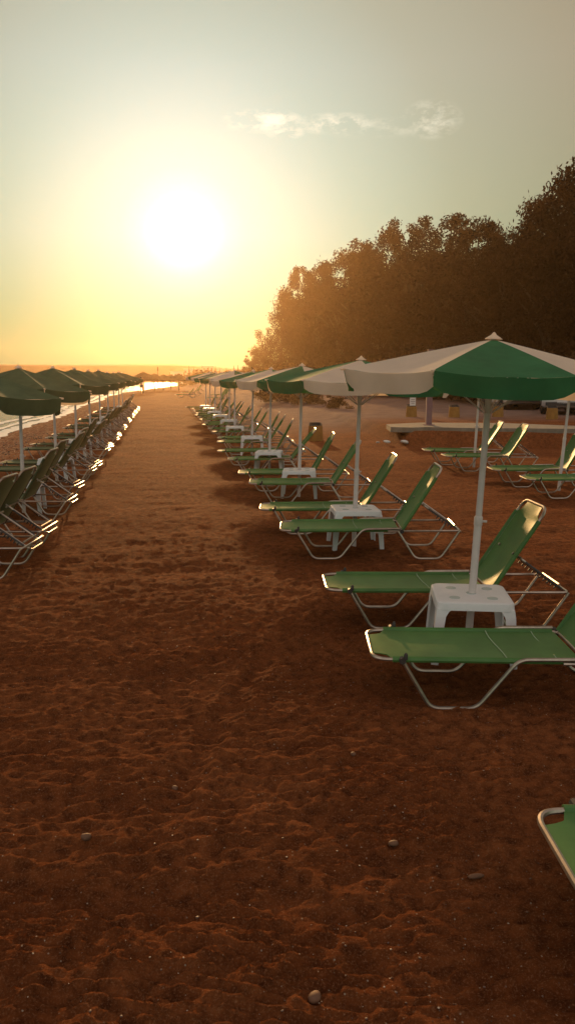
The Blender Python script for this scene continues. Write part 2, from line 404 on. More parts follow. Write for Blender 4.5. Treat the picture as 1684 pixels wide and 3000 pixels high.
# ------------------------------------------------------------------ sun lounger
LR = random.Random(11)
def sling(n=14, mlen=8, outline=None, p0=None, p1=None, sag=.02, half=.285, notch0=True, notch1=False, L_=1.2):
    """a stretched cloth from x=0..L_ (local), width +-half, with the corner notches; returns MB in (s, y, w) space"""
    mb = MB(); S_ = [0, .02, .05, .075, .09, .105, .12, .14]+[.14+(L_-.14)*k/12 for k in range(1, 13)]
    if notch1 and not notch0: S_ = [L_-s for s in S_][::-1]
    cols = 10; rows = []
    for s in S_:
        e = s if notch0 else L_-s
        if e < .09: hw = .172+.03*(e/.09)**2
        elif e < .12: hw = .202+(half-.202)*min(1, (e-.09)/.03)
        else: hw = half
        rows.append([(s, -hw+2*hw*k/cols, -sag*(1-((-1+2*k/cols))**2)*min(1, 5*min(s, L_-s)/L_)) for k in range(cols+1)])
    vs = [p for r in rows for p in r]; top = len(vs)
    vs += [(a, b*.995, c-.006) for a, b, c in vs]
    c1 = cols+1; fs = []
    for i in range(len(rows)-1):
        for k in range(cols):
            a = i*c1+k; fs.append((a, a+c1, a+c1+1, a+1)); fs.append((top+a, top+a+1, top+a+c1+1, top+a+c1))
    nr_ = len(rows)
    for i in range(nr_-1):
        a = i*c1; fs.append((a, top+a, top+a+c1, a+c1)); a = i*c1+cols; fs.append((a, a+c1, top+a+c1, top+a))
    for k in range(cols):
        fs.append((k, k+1, top+k+1, top+k)); a = (nr_-1)*c1+k; fs.append((a, top+a, top+a+1, a+1))
    mb.add(vs, fs)
    # hem tubes gripping the rails on both sides
    for sy in (-1, 1):
        a = .115 if notch0 else .01; b = L_-.01 if notch0 else L_-.115
        mb.tube([(a+(b-a)*k/8, sy*(half-.004), -.002) for k in range(9)], .0185, 8)
    return mb
def make_lounger(ba=58):
    root = empty('sun_lounger')
    HZ = .31; HX = 1.27; BL = .76; BA = R(ba); r = .0125
    y = .275
    st = sling(L_=HX-.03); st.v = [(a+.0, b, HZ+.004+c) for a, b, c in st.v]; so = st.build('seat', M['green'], root)
    sm = MB()
    for x in (.80, 1.10):
        sm.tube([(x+.012*math.sin(k*.5), -.27+.054*k, HZ+.008-.02*(1-((-1+.2*k))**2)) for k in range(11)], .0035, 5)
    sm.build('seam', M['seam'], so)
    fr_ = MB()   # seat frame: rounded U at the foot
    fr_.tube(fillet([(HX, -y, HZ), (0, -y, HZ), (0, y, HZ), (HX, y, HZ)], .11, 8), r, 8)
    fr_.tube([(HX, -y, HZ), (HX, y, HZ)], r*.8, 8)
    # rear rails from the hinge to the back end
    fr_.tube(fillet([(HX-.15, -y-.03, HZ-.005), (1.86, -y-.03, HZ-.005), (1.86, y+.03, HZ-.005), (HX-.15, y+.03, HZ-.005)], .05, 5), r*.9, 8)
    fr_.build('frame', M['alu'], root)
    for sy in (-1, 1):
        yy = sy*(y+.03)
        a = MB(); a.tube(fillet([(.17, yy, HZ+.012), (.185, yy, HZ-.02), (.345, yy, .018), (.62, yy, .018), (.86, yy, HZ+.018), (1.24, yy, HZ+.022)], .06, 5), r, 8)
        leg = a.build('leg', M['alu'], root)
        k_ = MB(); k_.tube([(.17, yy-.02, HZ+.005), (.17, yy+.02, HZ+.005)], .02, 8); k_.lathe([(.012, 0), (.012, .03), (.006, .04)], 8, (.19, yy, HZ+.01)); k_.build('joint', M['dark'], leg)
        a = MB(); a.tube(fillet([(1.22, yy+sy*.027, HZ), (1.40, yy+sy*.027, .018), (1.66, yy+sy*.027, .018), (1.855, yy+sy*.027, HZ)], .06, 5), r, 8)
        leg = a.build('leg', M['alu'], root)
        k_ = MB(); k_.tube([(HX-.01, yy-.035, HZ-.005), (HX-.01, yy+.035, HZ-.005)], .022, 8); k_.build('joint', M['dark'], leg)
    # backrest
    ca, sa = math.cos(BA), math.sin(BA)
    def bp(s, yv, w=0): return (HX+s*ca-w*sa, yv, HZ+s*sa+w*ca)
    bt = sling(L_=BL, notch0=False, notch1=True, sag=.03); bt.v = [bp(a, b, c+.004) for a, b, c in bt.v]; bt.build('backrest', M['green'], root)
    bf = MB(); bf.tube(fillet([bp(-.01, -y), bp(BL, -y), bp(BL, y), bp(-.01, y)], .11, 8), r, 8); bf.build('back_frame', M['alu'], root)
    sp = MB(); A = bp(BL*.44, 0); E = (1.90, HZ-.045)
    yo = .19
    sp.tube(fillet([(A[0], -yo, A[2]), (E[0], -yo, E[1]), (E[0], yo, E[1]), (A[0], yo, A[2])], .05, 5), r*.85, 8)
    sp.tube([(A[0]+.045, -y, A[2]-.028), (A[0]+.045, y, A[2]-.028)], r*.7, 6); sp.tube([(E[0]-.07, -yo, E[1]+.075), (E[0]-.07, yo, E[1]+.075)], r*.8, 6)
    sp.build('support_bar', M['alu'], root)
    for sy in (-1, 1):
        rk = MB(); P0 = Vector((A[0]+.10, sy*(yo+.03), A[2]-.07)); P1 = Vector((E[0]-.06, sy*(yo+.03), E[1]+.05)); d = P1-P0
        rk.tube([P0, P1], .010, 6, sq=.5)
        for q in range(6):
            p = P0+d*(.35+.1*q); rk.tube([p, p+Vector((-.022, 0, -.03))], .007, 5)
        rk.build('ratchet', M['dark'], root)
    return root
LOUNGERS = [make_lounger(58), make_lounger(54.5), make_lounger(61), make_lounger(50)]; usedL = set(); cntL = [0]
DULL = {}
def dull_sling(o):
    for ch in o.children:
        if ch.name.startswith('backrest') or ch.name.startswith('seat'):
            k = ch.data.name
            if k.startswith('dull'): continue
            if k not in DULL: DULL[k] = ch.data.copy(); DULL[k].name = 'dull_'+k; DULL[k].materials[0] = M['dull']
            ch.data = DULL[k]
first = [True]
def place_lounger(x, y, label, group, rz=-8.0, z=None):
    """x, y: middle of the foot end"""
    cntL[0] += 1; v = 0 if cntL[0] <= 6 else LR.choice([0, 0, 1, 2, 1, 2, 3])
    if v not in usedL: o = LOUNGERS[v]; usedL.add(v)
    else: o = copy_tree(LOUNGERS[v])
    c = math.cos(R(rz)); s = math.sin(R(rz))
    zz = (gz(x+.5*c, y+.5*s)+gz(x+1.5*c, y+1.5*s))/2 if z is None else z
    o.location = (x, y, zz+.012+LR.uniform(-.006, .006)); o.rotation_euler = (R(LR.uniform(-1, 1)), R(LR.uniform(-.8, .8)), R(rz+LR.uniform(-1.8, 1.8)))
    tag(o, label, 'sun lounger', group); return o

# ------------------------------------------------------------------ plastic table
def make_table():
    root = empty('side_table'); hw = .262; H = .45
    def rr(h, rad, n=4):
        pts = []
        for (sx, sy, a0) in ((1, 1, 0), (-1, 1, 90), (-1, -1, 180), (1, -1, 270)):
            for k in range(n+1):
                a = R(a0+90*k/n); pts.append((sx*(h-rad)+rad*math.cos(a), sy*(h-rad)+rad*math.sin(a)))
        return pts
    tp = MB(); rings = [(hw-.035, H), (hw-.012, H+.002), (hw, H-.006), (hw+.003, H-.022), (hw+.006, H-.055), (hw-.001, H-.055), (hw-.006, H-.014)]
    vs = []; n = 20
    for h, z in rings: vs += [(a, b, z) for a, b in rr(h, .05 if h > hw-.02 else .04)]
    fs = [tuple(range(n))]
    for i in range(len(rings)-1): fs += [(i*n+k, (i+1)*n+k, (i+1)*n+(k+1) % n, i*n+(k+1) % n) for k in range(n)]
    fs += [tuple((len(rings)-1)*n+k for k in range(n))[::-1]]
    tp.add(vs, fs); t = tp.build('table_top', M['plastic'], root)
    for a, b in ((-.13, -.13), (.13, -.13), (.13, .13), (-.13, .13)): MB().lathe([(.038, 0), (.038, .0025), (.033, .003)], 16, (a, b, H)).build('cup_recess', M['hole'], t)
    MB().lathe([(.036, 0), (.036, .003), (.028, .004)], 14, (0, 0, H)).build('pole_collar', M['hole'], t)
    for sx in (-1, 1):
        for sy in (-1, 1):
            l = MB()
            # angled leg: an L section that narrows and splays outward
            def ring(z, w, off):
                o = hw+off; th = .012
                return [(sx*o, sy*o, z), (sx*(o-w), sy*o, z), (sx*(o-w), sy*(o-th), z), (sx*(o-th), sy*(o-th), z), (sx*(o-th), sy*(o-w), z), (sx*o, sy*(o-w), z)]
            zs = [(H-.045, .115, .000), (H-.065, .085, .003), (H-.10, .070, .008), (.2, .058, .018), (-.02, .045, .030)]
            vs = [p for a in zs for p in ring(*a)]
            fs = [(i*6+k, i*6+(k+1) % 6, (i+1)*6+(k+1) % 6, (i+1)*6+k) for i in range(len(zs)-1) for k in range(6)]+[(0, 1, 2, 3, 4, 5), tuple((len(zs)-1)*6+k for k in range(6))]
            l.add(vs, fs); l.build('leg', M['plastic'], root, smooth=False)
    return root
TABLE = make_table(); firstT = [True]
def place_table(x, y, label, group, rz=-10):
    if firstT[0]: o = TABLE; firstT[0] = False
    else: o = copy_tree(TABLE)
    o.location = (x, y, gz(x, y)); o.rotation_euler = (R(LR.uniform(-.8, .8)), R(LR.uniform(-.8, .8)), R(rz+LR.uniform(-6, 6)))
    tag(o, label, 'side table', group); return o

# ------------------------------------------------------------------ parasol
def make_parasol(rise, val, Rad=1.05, HT=2.24, white=(1, 3, 5, 7), cg='cgreen'):
    root = empty('beach_parasol'); zr = HT-.03-rise
    p = MB(); p.tube([(0, 0, -.5), (0, 0, .95)], .027, 12); p.tube([(0, 0, .95), (0, 0, HT-.02)], .0225, 12)
    po = p.build('pole', M['pole'], root)
    k_ = MB(); k_.lathe([(.027, 0), (.03, .01), (.03, .06), (.026, .07)], 12, (0, 0, .92))
    k_.tube([(0, .025, .955), (0, .06, .955)], .009, 8); k_.build('collar', M['pole'], po)
    c = MB(); nt_ = 14; ns = 12
    for i in range(8):
        a0 = R(i*45-22.5); a1 = R(i*45+22.5); mi = int(i in white)
        A = Vector((math.cos(a0), math.sin(a0), 0)); B = Vector((math.cos(a1), math.sin(a1), 0)); vs = []
        for q in range(nt_+1):
            t = .035+(1-.035)*q/nt_
            for k in range(ns+1):
                s = k/ns; P = (A*(1-s)+B*s)*Rad*t
                bow = 4*s*(1-s)
                z = HT-.03-rise*(t**1.05)-.030*bow*t*(1-.2*t)
                P = P*(1-.012*bow*t*t)
                z += bow*t*(.010*float(vnoise(np.array(P.x*4+i*7), np.array(P.y*4)))+.006*float(vnoise(np.array(s*9+i*3), np.array(t*3.))))
                vs.append((P.x, P.y, z))
        c.add(vs, [(q*(ns+1)+k, (q+1)*(ns+1)+k, (q+1)*(ns+1)+k+1, q*(ns+1)+k+1) for q in range(nt_) for k in range(ns)], mi)
    co_ = c.build('canopy', [M[cg], M['cwhite']], root)
    v = MB(); rv = random.Random(4)
    for i in range(8):
        a0 = R(i*45-22.5); a1 = R(i*45+22.5); mi = int(i in white)
        A = Vector((math.cos(a0), math.sin(a0), 0)); B = Vector((math.cos(a1), math.sin(a1), 0)); vs = []; m_ = 14; vn = 5
        ph = rv.uniform(0, 6)
        for q in range(vn+1):
            for k in range(m_+1):
                s = .008+.984*k/m_; bow = 4*s*(1-s); e = min(s, 1-s)
                dep = val*min(1, (max(e, 0)/.13)**.5*.42+.58)
                P = (A*(1-s)+B*s)*Rad*(1-.012*bow)
                n_ = (A+B).normalized(); wv = .012*math.sin(s*13+ph)*q/vn-.018*q/vn
                P = P+n_*(wv+.002)
                vs.append((P.x, P.y, HT-.03-rise-.030*bow*.8-dep*q/vn))
        v.add(vs, [(q*(m_+1)+k, (q+1)*(m_+1)+k, (q+1)*(m_+1)+k+1, q*(m_+1)+k+1) for q in range(vn) for k in range(m_)], mi)
    v.build('valance', [M[cg], M['cwhite']], co_)
    cap = MB(); cap.lathe([(.06, -.030), (.055, -.024), (.03, -.008), (.018, 0), (.010, .012), (.003, .018)], 12, (0, 0, HT)); cap.build('cap', M['cwhite'], root)
    for i in range(8):
        a = R(i*45-22.5); u = Vector((math.cos(a), math.sin(a), 0)); rb = MB()
        rb.tube([u*.03+Vector((0, 0, HT-.06)), u*(Rad*.5)+Vector((0, 0, HT-.055-rise*.49)), u*(Rad-.01)+Vector((0, 0, HT-.045-rise))], .006, 6)
        ro = rb.build('rib', M['pole'], root)
        sb = MB(); sb.tube([u*.03+Vector((0, 0, HT-rise-.28)), u*(Rad*.5)+Vector((0, 0, HT-.06-rise*.49))], .005, 6); sb.build('strut', M['pole'], ro)
        tp = MB(); tp.tube([u*(Rad-.02)+Vector((0, 0, HT-.03-rise)), u*(Rad+.02)+Vector((0, 0, HT-.035-rise))], .009, 6); tp.build('tip', M['cwhite'], ro)
    return root
def park(o): o.location = (0, 0, -1000); return o
PR = make_parasol(.245, .125); PL = make_parasol(.33, .15, 1.06, white=(2, 3, 4), cg='olive')
usedP = {}
def place_parasol(x, y, top, side, rot, label, group, lean=(0, 0), detail=True):
    proto = PR if side == 'r' else PL
    if side not in usedP: o = proto; usedP[side] = 1
    else: o = copy_tree(proto)
    if not detail: drop(o, ('rib',))
    o.location = (x, y, gz(x, y)*.5+top-2.24)
    q = Quaternion((1, 0, 0), R(lean[0])) @ Quaternion((0, 1, 0), R(lean[1])) @ Quaternion((0, 0, 1), R(rot))
    o.rotation_euler = q.to_euler(); tag(o, label, 'parasol', group); return o

ORD = ['nearest', 'second', 'third', 'fourth', 'fifth', 'sixth', 'seventh', 'eighth', 'ninth', 'tenth', 'eleventh', 'twelfth']
GL, GT, GP = 'sun loungers in two rows on the beach', 'white side tables under the parasols', 'parasols in two rows on the beach'
place_lounger(1.28, 2.33, 'green sling lounger cut off at the lower right corner, closest to the camera', GL, rz=-8)
Lr = random.Random(21)
# right-hand row: (table y, near lounger y, far lounger y)
rows = [(5.30, 4.72, 6.15), (8.87, 8.42, 9.86), (12.75, 12.2, 13.8), (16.25, 16.1, 17.6), (19.9, 20.05, 21.5), (24.2, 24.0, 25.3)]
for k in range(5): rows.append((27.6+3.5*k, 27.2+3.45*k, 28.5+3.45*k))
for k, (ty, a, b) in enumerate(rows):
    w = ORD[k]
    jx = Lr.uniform(-.06, .06) if k > 2 else 0
    place_table(2.13+jx, ty, f'white plastic side table pierced by the {w} parasol pole of the right-hand row', GT)
    tall = (2.24, 2.15, 2.13, 2.12)[k] if k < 4 else 2.1+Lr.uniform(-.04, .04)
    rot = (252, 290, 243)[k] if k < 3 else (245 if k % 2 == 0 else 290)+Lr.uniform(-5, 5)
    vis = 'green panel towards the camera' if k % 2 == 0 else 'white panel towards the camera'
    place_parasol(2.12+jx, ty, tall, 'r', rot, f'green and white parasol, {w} from the camera in the right-hand row', GP,
                  lean=((Lr.uniform(-1, 1), 1.3+Lr.uniform(-.8, .8)) if k else (0, 2.6)), detail=k < 7)
    xs_ = [1.235, 1.235, 1.21, 1.16, 1.27, 1.25, 1.25, 1.15, 1.30, 1.40]
    xa = xs_[2*k] if 2*k < 10 else 1.32+Lr.uniform(-.1, .08); xb = xs_[2*k+1] if 2*k+1 < 10 else 1.3+Lr.uniform(-.1, .1)
    if k == 10: xb = 1.08
    place_lounger(xa, a, f'green sling lounger on the near side of the {w} table in the right-hand row', GL)
    place_lounger(xb, b, f'green sling lounger on the far side of the {w} table in the right-hand row', GL)
# left-hand row, backs to the aisle (rear end at x = -1.25)
lrows = [(8.30, 7.95, 9.08), (12.0, 11.2, 12.35), (15.7, 14.6, 15.95), (19.4, 18.4, 19.6), (23.1, 22.1, 23.3), (26.8, 25.8, 27.0), (30.4, 29.5, 30.7), (34.0, 33.2, 34.4), (37.6, 36.9, 38.1), (41.2, 40.5, 41.7)]
for k, (ty, a, b) in enumerate(lrows):
    w = ORD[k]
    place_table(-2.05, ty-.1, f'white plastic side table at the {w} parasol pole of the left-hand row', GT, rz=-5)
    place_parasol(-2.05, ty-.1, 2.10+Lr.uniform(-.03, .03), 'l', 326+Lr.uniform(-7, 7), f'dark green backlit parasol, {w} from the camera in the left-hand seaward row', GP,
                  lean=(-2.5+Lr.uniform(-1.2, 1.2), Lr.uniform(-1, 1)), detail=k < 7)
    for q, yy in ((0, a), (1, b)):
        rz = -7.5
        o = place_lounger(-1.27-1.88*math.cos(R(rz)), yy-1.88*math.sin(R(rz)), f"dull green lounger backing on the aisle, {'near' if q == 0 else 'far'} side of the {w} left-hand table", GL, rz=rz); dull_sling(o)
# a third row further right, two pairs
GL2 = 'sun loungers of the back row'
place_lounger(5.62, 17.05, 'green sling lounger with a sunlit back, far one of the pair in the back row', GL2)
place_lounger(5.62, 15.75, 'green sling lounger with a sunlit back, near one of the far back-row pair', GL2)
place_lounger(5.72, 13.55, 'green sling lounger behind the shaded pair at the right edge, its back half hidden', GL2)
place_lounger(5.70, 12.15, 'green sling lounger running out of the right edge in the back row', GL2)
place_parasol(6.46, 16.2, 2.16, 'r', 270, 'green and white parasol over the sunlit pair of the back row', 'parasols of the back row', lean=(0, 2))
place_parasol(6.62, 12.75, 2.16, 'r', 315, 'green and white parasol at the right edge of the back row', 'parasols of the back row', lean=(0, 3.5))

for v_, l_ in enumerate(LOUNGERS):
    if v_ not in usedL:
        for ch in list(l_.children_recursive): bpy.data.objects.remove(ch)
        bpy.data.objects.remove(l_)

# ------------------------------------------------------------------ stones
def stone_mesh(seed, rx, ry, rz_):
    bm = bmesh.new(); bmesh.ops.create_icosphere(bm, subdivisions=2, radius=1); q = random.Random(seed)
    ph = [q.uniform(0, 6) for _ in range(6)]
    for v in bm.verts:
        c = v.co; f = 1+.10*math.sin(c.x*2.3+ph[0])*math.cos(c.y*2.1+ph[1])+.06*math.sin(c.z*4+ph[2]+c.x*3)
        v.co = Vector((c.x*rx*f, c.y*ry*f, c.z*rz_*f))
    m = bpy.data.meshes.new('stone'); bm.to_mesh(m); bm.free(); m.materials.append(M['stone'])
    m.polygons.foreach_set('use_smooth', [True]*len(m.polygons)); return m
def ground_at(px, py):
    d = None
    r = (px-842)/2350; u = (1500-py)/2350
    F = math.cos(R(PITCH))+u*math.sin(R(PITCH)); V = u*math.cos(R(PITCH))-math.sin(R(PITCH))
    c, s = math.cos(R(YAW)), math.sin(R(YAW)); t = 1.95/-V
    return ((r*c+F*s)*t, (-r*s+F*c)*t)
STONES = [((-.372, 3.20), .028, 'rounded brown stone half sunk in the sand, left of centre'), ((.004, 3.62), .022, 'pale rounded pebble standing out near the middle of the foreground'),
          ((.905, 2.99), .026, 'round tan pebble near the middle of the sand, left of the cut-off lounger'), ((.42, 2.20), .028, 'pale oval stone at the bottom edge of the sand'),
          ((.93, 3.83), .020, 'small whitish stone on the open sand in front of the nearest table lounger'), ((1.16, 2.72), .030, 'long flat tan stone just left of the cut-off lounger')]
for i, ((x, y), r_, lab) in enumerate(STONES):
    r_ *= .72
    flat = i == 5
    o = bpy.data.objects.new('beach_stone', stone_mesh(i, r_*(1.7 if flat else 1.15), r_*(.6 if flat else 1), r_*(.35 if flat else .7))); COL.objects.link(o)
    j = np.searchsorted(gy, y); i_ = np.searchsorted(gx, x)
    o.location = (x, y, float(GZ[j, i_])+r_*.35); o.rotation_euler = (.1, .1, i*1.3); tag(o, lab, 'stone', 'larger stones in the foreground')
pb = MB(); base_m = []
for s in range(5):
    m = stone_mesh(50+s, 1, .8, .5); base_m.append(([v.co.copy() for v in m.vertices], [tuple(p.vertices) for p in m.polygons])); bpy.data.meshes.remove(m)
# simple low-poly pebbles
def ico_low(seed):
    bm = bmesh.new(); bmesh.ops.create_icosphere(bm, subdivisions=1, radius=1); q = random.Random(seed)
    vs = [v.co*q.uniform(.85, 1.1) for v in bm.verts]; fs = [tuple(v.index for v in f.verts) for f in bm.faces]; bm.free(); return vs, fs
icos = [ico_low(i) for i in range(6)]
pr = random.Random(77)
for k in range(4200):
    y = 2.0+11*pr.random()**1.8; x = pr.uniform(-.35*y-.5, .42*y+.9)
    if k > 3400: x = pr.uniform(-6.2, -3.6); y = pr.uniform(9, 30)
    clump = float(vnoise(np.array(x*1.7), np.array(y*1.7)))
    if k <= 3400 and clump < -.12: continue
    j = min(np.searchsorted(gy, y), ny-1); i_ = min(np.searchsorted(gx, x), nx-1)
    r_ = .0022+.005*pr.random()**4 if k <= 3400 else pr.uniform(.012, .035)
    if pr.random() < .01: r_ *= 1.5
    if k % 3 == 1: r_ = min(r_, .0045) if k <= 3400 else r_*.6
    vs, fs = icos[k % 6]; a = pr.uniform(0, 6.3); ca, sa = math.cos(a), math.sin(a); e = pr.uniform(.6, .95)
    pb.add([(x+(v.x*ca-v.y*e*sa)*r_, y+(v.x*sa+v.y*e*ca)*r_, float(GZ[j, i_])+r_*.3+v.z*r_*.6) for v in vs], fs, k % 3)
po = pb.build('pebbles', [M['stone'], mat('pale_pebble', (.36, .27, .19), .5, .5), mat('dark_pebble', (.12, .07, .05), .5, .5)])
tag(po, 'scattered tiny pebbles and shell bits on the brown sand', 'pebbles', kind='stuff')

# ------------------------------------------------------------------ trees
def crown_mesh(name, seed, H, Rr, n_leaf, low=.12, leaf=(.06, .16), blobs=24):
    q = random.Random(seed); nr = np.random.RandomState(seed)
    cs = []
    for b in range(blobs):
        t = (b+.5)/blobs; z = H*(low+(1-low)*t**.85)
        prof = math.sin(math.pi*min(1, (.16+.80*((z/H-low)/(1-low)))))**.6
        a = b*2.399+q.uniform(-.5, .5); rad = Rr*prof*q.uniform(.25, .95)
        br = Rr*q.uniform(.18, .40)*(1-.3*t)
        cs.append((rad*math.cos(a), rad*math.sin(a), min(z, H-br*.8), br))
    for b in range(5): cs.append((q.gauss(0, Rr*.25), q.gauss(0, Rr*.25), H*q.uniform(.3, .8), Rr*.42))
    for b in range(9):   # small sprigs that break the outline
        a = q.uniform(0, 6.28); zz = H*q.uniform(.45, 1.02); pf = math.sin(math.pi*min(1, .16+.8*(zz/H)))**.6
        cs.append((Rr*pf*.98*math.cos(a), Rr*pf*.98*math.sin(a), zz, Rr*.13))
    w = np.array([c[3]**2.2 for c in cs]); w /= w.sum()
    idx = nr.choice(len(cs), n_leaf, p=w); C = np.array([c[:3] for c in cs])[idx]; B = np.array([c[3] for c in cs])[idx]
    d = nr.normal(size=(n_leaf, 3)); d /= np.linalg.norm(d, axis=1)[:, None]
    rad = B*(nr.rand(n_leaf)**.38)*(1+.18*nr.normal(size=n_leaf))
    P = C+d*rad[:, None]*np.array([1, 1, .85]); P[:, 2] = np.maximum(P[:, 2], .1)
    u = nr.normal(size=(n_leaf, 3)); u[:, 2] -= .5; u /= np.linalg.norm(u, axis=1)[:, None]
    v = np.cross(u, nr.normal(size=(n_leaf, 3))); v /= np.linalg.norm(v, axis=1)[:, None]
    sz = nr.uniform(leaf[0], leaf[1], n_leaf)[:, None]
    V = np.stack([P-u*sz, P+v*sz*.42, P+u*sz, P-v*sz*.42], 1).reshape(-1, 3)
    m = bpy.data.meshes.new(name); m.vertices.add(len(V)); m.vertices.foreach_set('co', V.astype(np.float32).ravel())
    m.loops.add(n_leaf*4); m.loops.foreach_set('vertex_index', np.arange(n_leaf*4, dtype=np.int32))
    m.polygons.add(n_leaf); m.polygons.foreach_set('loop_start', np.arange(0, n_leaf*4, 4, dtype=np.int32)); m.update(calc_edges=True)
    return m, cs
def make_tree(seed, H, Rr, n_leaf, **k):
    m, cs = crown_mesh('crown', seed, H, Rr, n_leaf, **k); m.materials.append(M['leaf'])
    q = random.Random(seed); t = MB()
    pts = [(0, 0, -.3), (.1, .05, H*.12), (-.1, .1, H*.3), (.15, -.05, H*.55), (0, 0, H*.85)]
    t.tube(pts, [.034*H, .028*H, .022*H, .014*H, .004*H], 8)
    for c in cs[::2]:
        z0 = max(.12*H, c[2]*.55); t.tube([(0, 0, z0), (c[0]*.5, c[1]*.5, z0+(c[2]-z0)*.6), (c[0]*.95, c[1]*.95, c[2])], [.011*H, .007*H, .002*H], 5)
    return m, t.mesh('trunk', M['bark'])
TREES = [make_tree(1, 12, 3.9, 30000), make_tree(2, 12, 3.6, 28000), make_tree(3, 12, 4.2, 30000), make_tree(4, 12, 3.4, 22000, blobs=20), make_tree(5, 12, 4.0, 11000, blobs=14, low=.25)]
def place_tree(px, top, D, seed, name, label, group, wid=1.0):
    """px, top were read off as bearings; D is the distance in metres"""
    d = skydir(px, top); az = math.atan2(d.x, d.y); H = 1.95+D*math.tan(math.asin(d.z))
    x, y = D*math.sin(az), D*math.cos(az)
    r_ = empty(name, (x, y, float(ground_base(np.array(x), np.array(y)))-.1), seed*1.7)
    s = H/12; r_.scale = (s*wid, s*wid, s)
    m, t = TREES[seed % 5]
    for n_, mm in (('crown', m), ('trunk', t)):
        o = bpy.data.objects.new(n_, mm); COL.objects.link(o); o.parent = r_
    tag(r_, label, 'tree', group)
GTR = 'trees along the track behind the beach'
tl = [
 (1745, 500, 44, 0, .95, 'tallest dark tree, cut off by the right edge of the picture'),
 (1625, 560, 50, 1, .80, 'tall dark tree with a stepped top, just left of the tallest tree'),
 (1490, 700, 54, 2, .95, 'dark tree in the dip left of the stepped tall tree'),
 (1395, 672, 60, 1, 1.0, 'dark tree with a feathery twin top right of the round-topped tree'),
 (1310, 658, 65, 3, 1.2, 'round-topped dark tree, highest in the middle of the tree line'),
 (1195, 684, 70, 0, 1.05, 'broad brown tree left of the round-topped highest middle tree'),
 (1100, 722, 76, 2, 1.0, 'broad brown tree behind the tip of the second right-hand parasol'),
 (1010, 752, 83, 1, 1.05, 'brown tree in the orange glare, left of the broad pair'),
 (930, 796, 90, 3, 1.2, 'orange-lit tree at the shoulder where the tree line drops'),
 (888, 806, 93, 0, .72, 'orange-lit tree whose left side slopes down towards the sun'),
 (822, 925, 98, 4, .95, 'lower sunlit tree with sky showing through its branches'),
 (776, 975, 103, 4, 1.0, 'small sparse tree near the left end of the tree line'),
 (742, 1035, 108, 3, 1.1, 'bushy little tree at the very left end of the tree line'),
 (1710, 640, 57, 2, .9, 'dark tree filling behind the tallest tree at the right edge'),
 (1560, 740, 62, 0, 1.1, 'dark tree behind the stepped tall tree'),
 (1445, 750, 68, 3, 1.4, 'dark tree in the second rank behind the dip of the tree line'),
 (1350, 760, 74, 2, 1.2, 'shaded tree in the second rank behind the feathery twin top'),
 (1250, 770, 79, 1, 1.2, 'shaded tree in the second rank behind the round-topped tree'),
 (1150, 800, 86, 0, 1.3, 'brown tree in the second rank above the nearest parasol'),
 (1050, 830, 92, 3, 1.5, 'brown tree in the second rank between the two broad trees'),
 (960, 870, 98, 2, 1.3, 'orange-lit tree in the second rank above the third parasol'),
 (898, 915, 103, 1, .9, 'orange-lit low tree in the second rank near the left end'),
]
for i, (px, top, D, sd_, wd, lab) in enumerate(tl):
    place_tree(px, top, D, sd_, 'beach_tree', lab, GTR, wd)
# shrubs under the trees and on the bank
shm = [crown_mesh('foliage', 40+i, 1.0, .8, 2600, low=.02, leaf=(.03, .075), blobs=12)[0] for i in range(2)]
for m in shm: m.materials.append(M['leafb'])
shg = [crown_mesh('foliage', 60+i, 1.0, .8, 2600, low=.02, leaf=(.03, .075), blobs=12)[0] for i in range(2)]
for m in shg: m.materials.append(M['leaf'])
def shrub(x, y, s, sy, lab, dry=True, i=0, cat='shrub', name='shrub', z=None):
    o = bpy.data.objects.new(name, (shm if dry else shg)[i % 2]); COL.objects.link(o)
    o.location = (x, y, float(ground_base(np.array(x), np.array(y)))-.05); o.scale = (s*sy, s*sy, s); o.rotation_euler = (0, 0, i*1.1+x)
    tag(o, lab, cat, 'shrubs along the back of the beach')
def polar(px, D):
    d = skydir(px, 1100); az = math.atan2(d.x, d.y); return D*math.sin(az), D*math.cos(az)
sr = random.Random(9)
hedge = [(1690, 40), (1600, 41), (1520, 43), (1440, 45), (1360, 48), (1290, 51), (1225, 54), (1160, 57), (1100, 60), (1045, 64), (990, 68), (945, 72), (900, 77), (860, 82), (820, 88), (790, 94), (765, 98), (742, 101)]
pos_words = ['at the right edge', 'right of the parked cars', 'behind the parked cars', 'left of the parked cars', 'above the third tub from the left', 'behind the mauve post', 'right of the signed tub',
             'behind the signed tub', 'left of the signed tub', 'above the foremost tub', 'behind the second parasol', 'left of the second parasol', 'behind the third parasol', 'at the third parasol tip',
             'left of the third parasol', 'in the orange glare', 'next to the end of the tree line', 'last before the open sky']
for i, ((px, D), w) in enumerate(zip(hedge, pos_words)):
    x, y = polar(px, D); shrub(x, y, 2.6+sr.uniform(-.4, .9), 1.5, f'low dense shrub under the trees, {w}', dry=i % 3 == 1, i=i)
for i, (px, D, s, lab) in enumerate([(905, 44, .9, 'dry reddish bush on the bank behind the fourth parasol pole'), (850, 47, 1.0, 'dry reddish bush low behind the third and fourth parasol poles'),
                                     (985, 38, .6, 'small dry tuft on the gravel right of the foremost yellow tub'), (800, 50, 1.1, 'dry bush at the left end of the earth bank')]):
    x, y = polar(px, D); shrub(x, y, s, 1.6, lab, True, i)

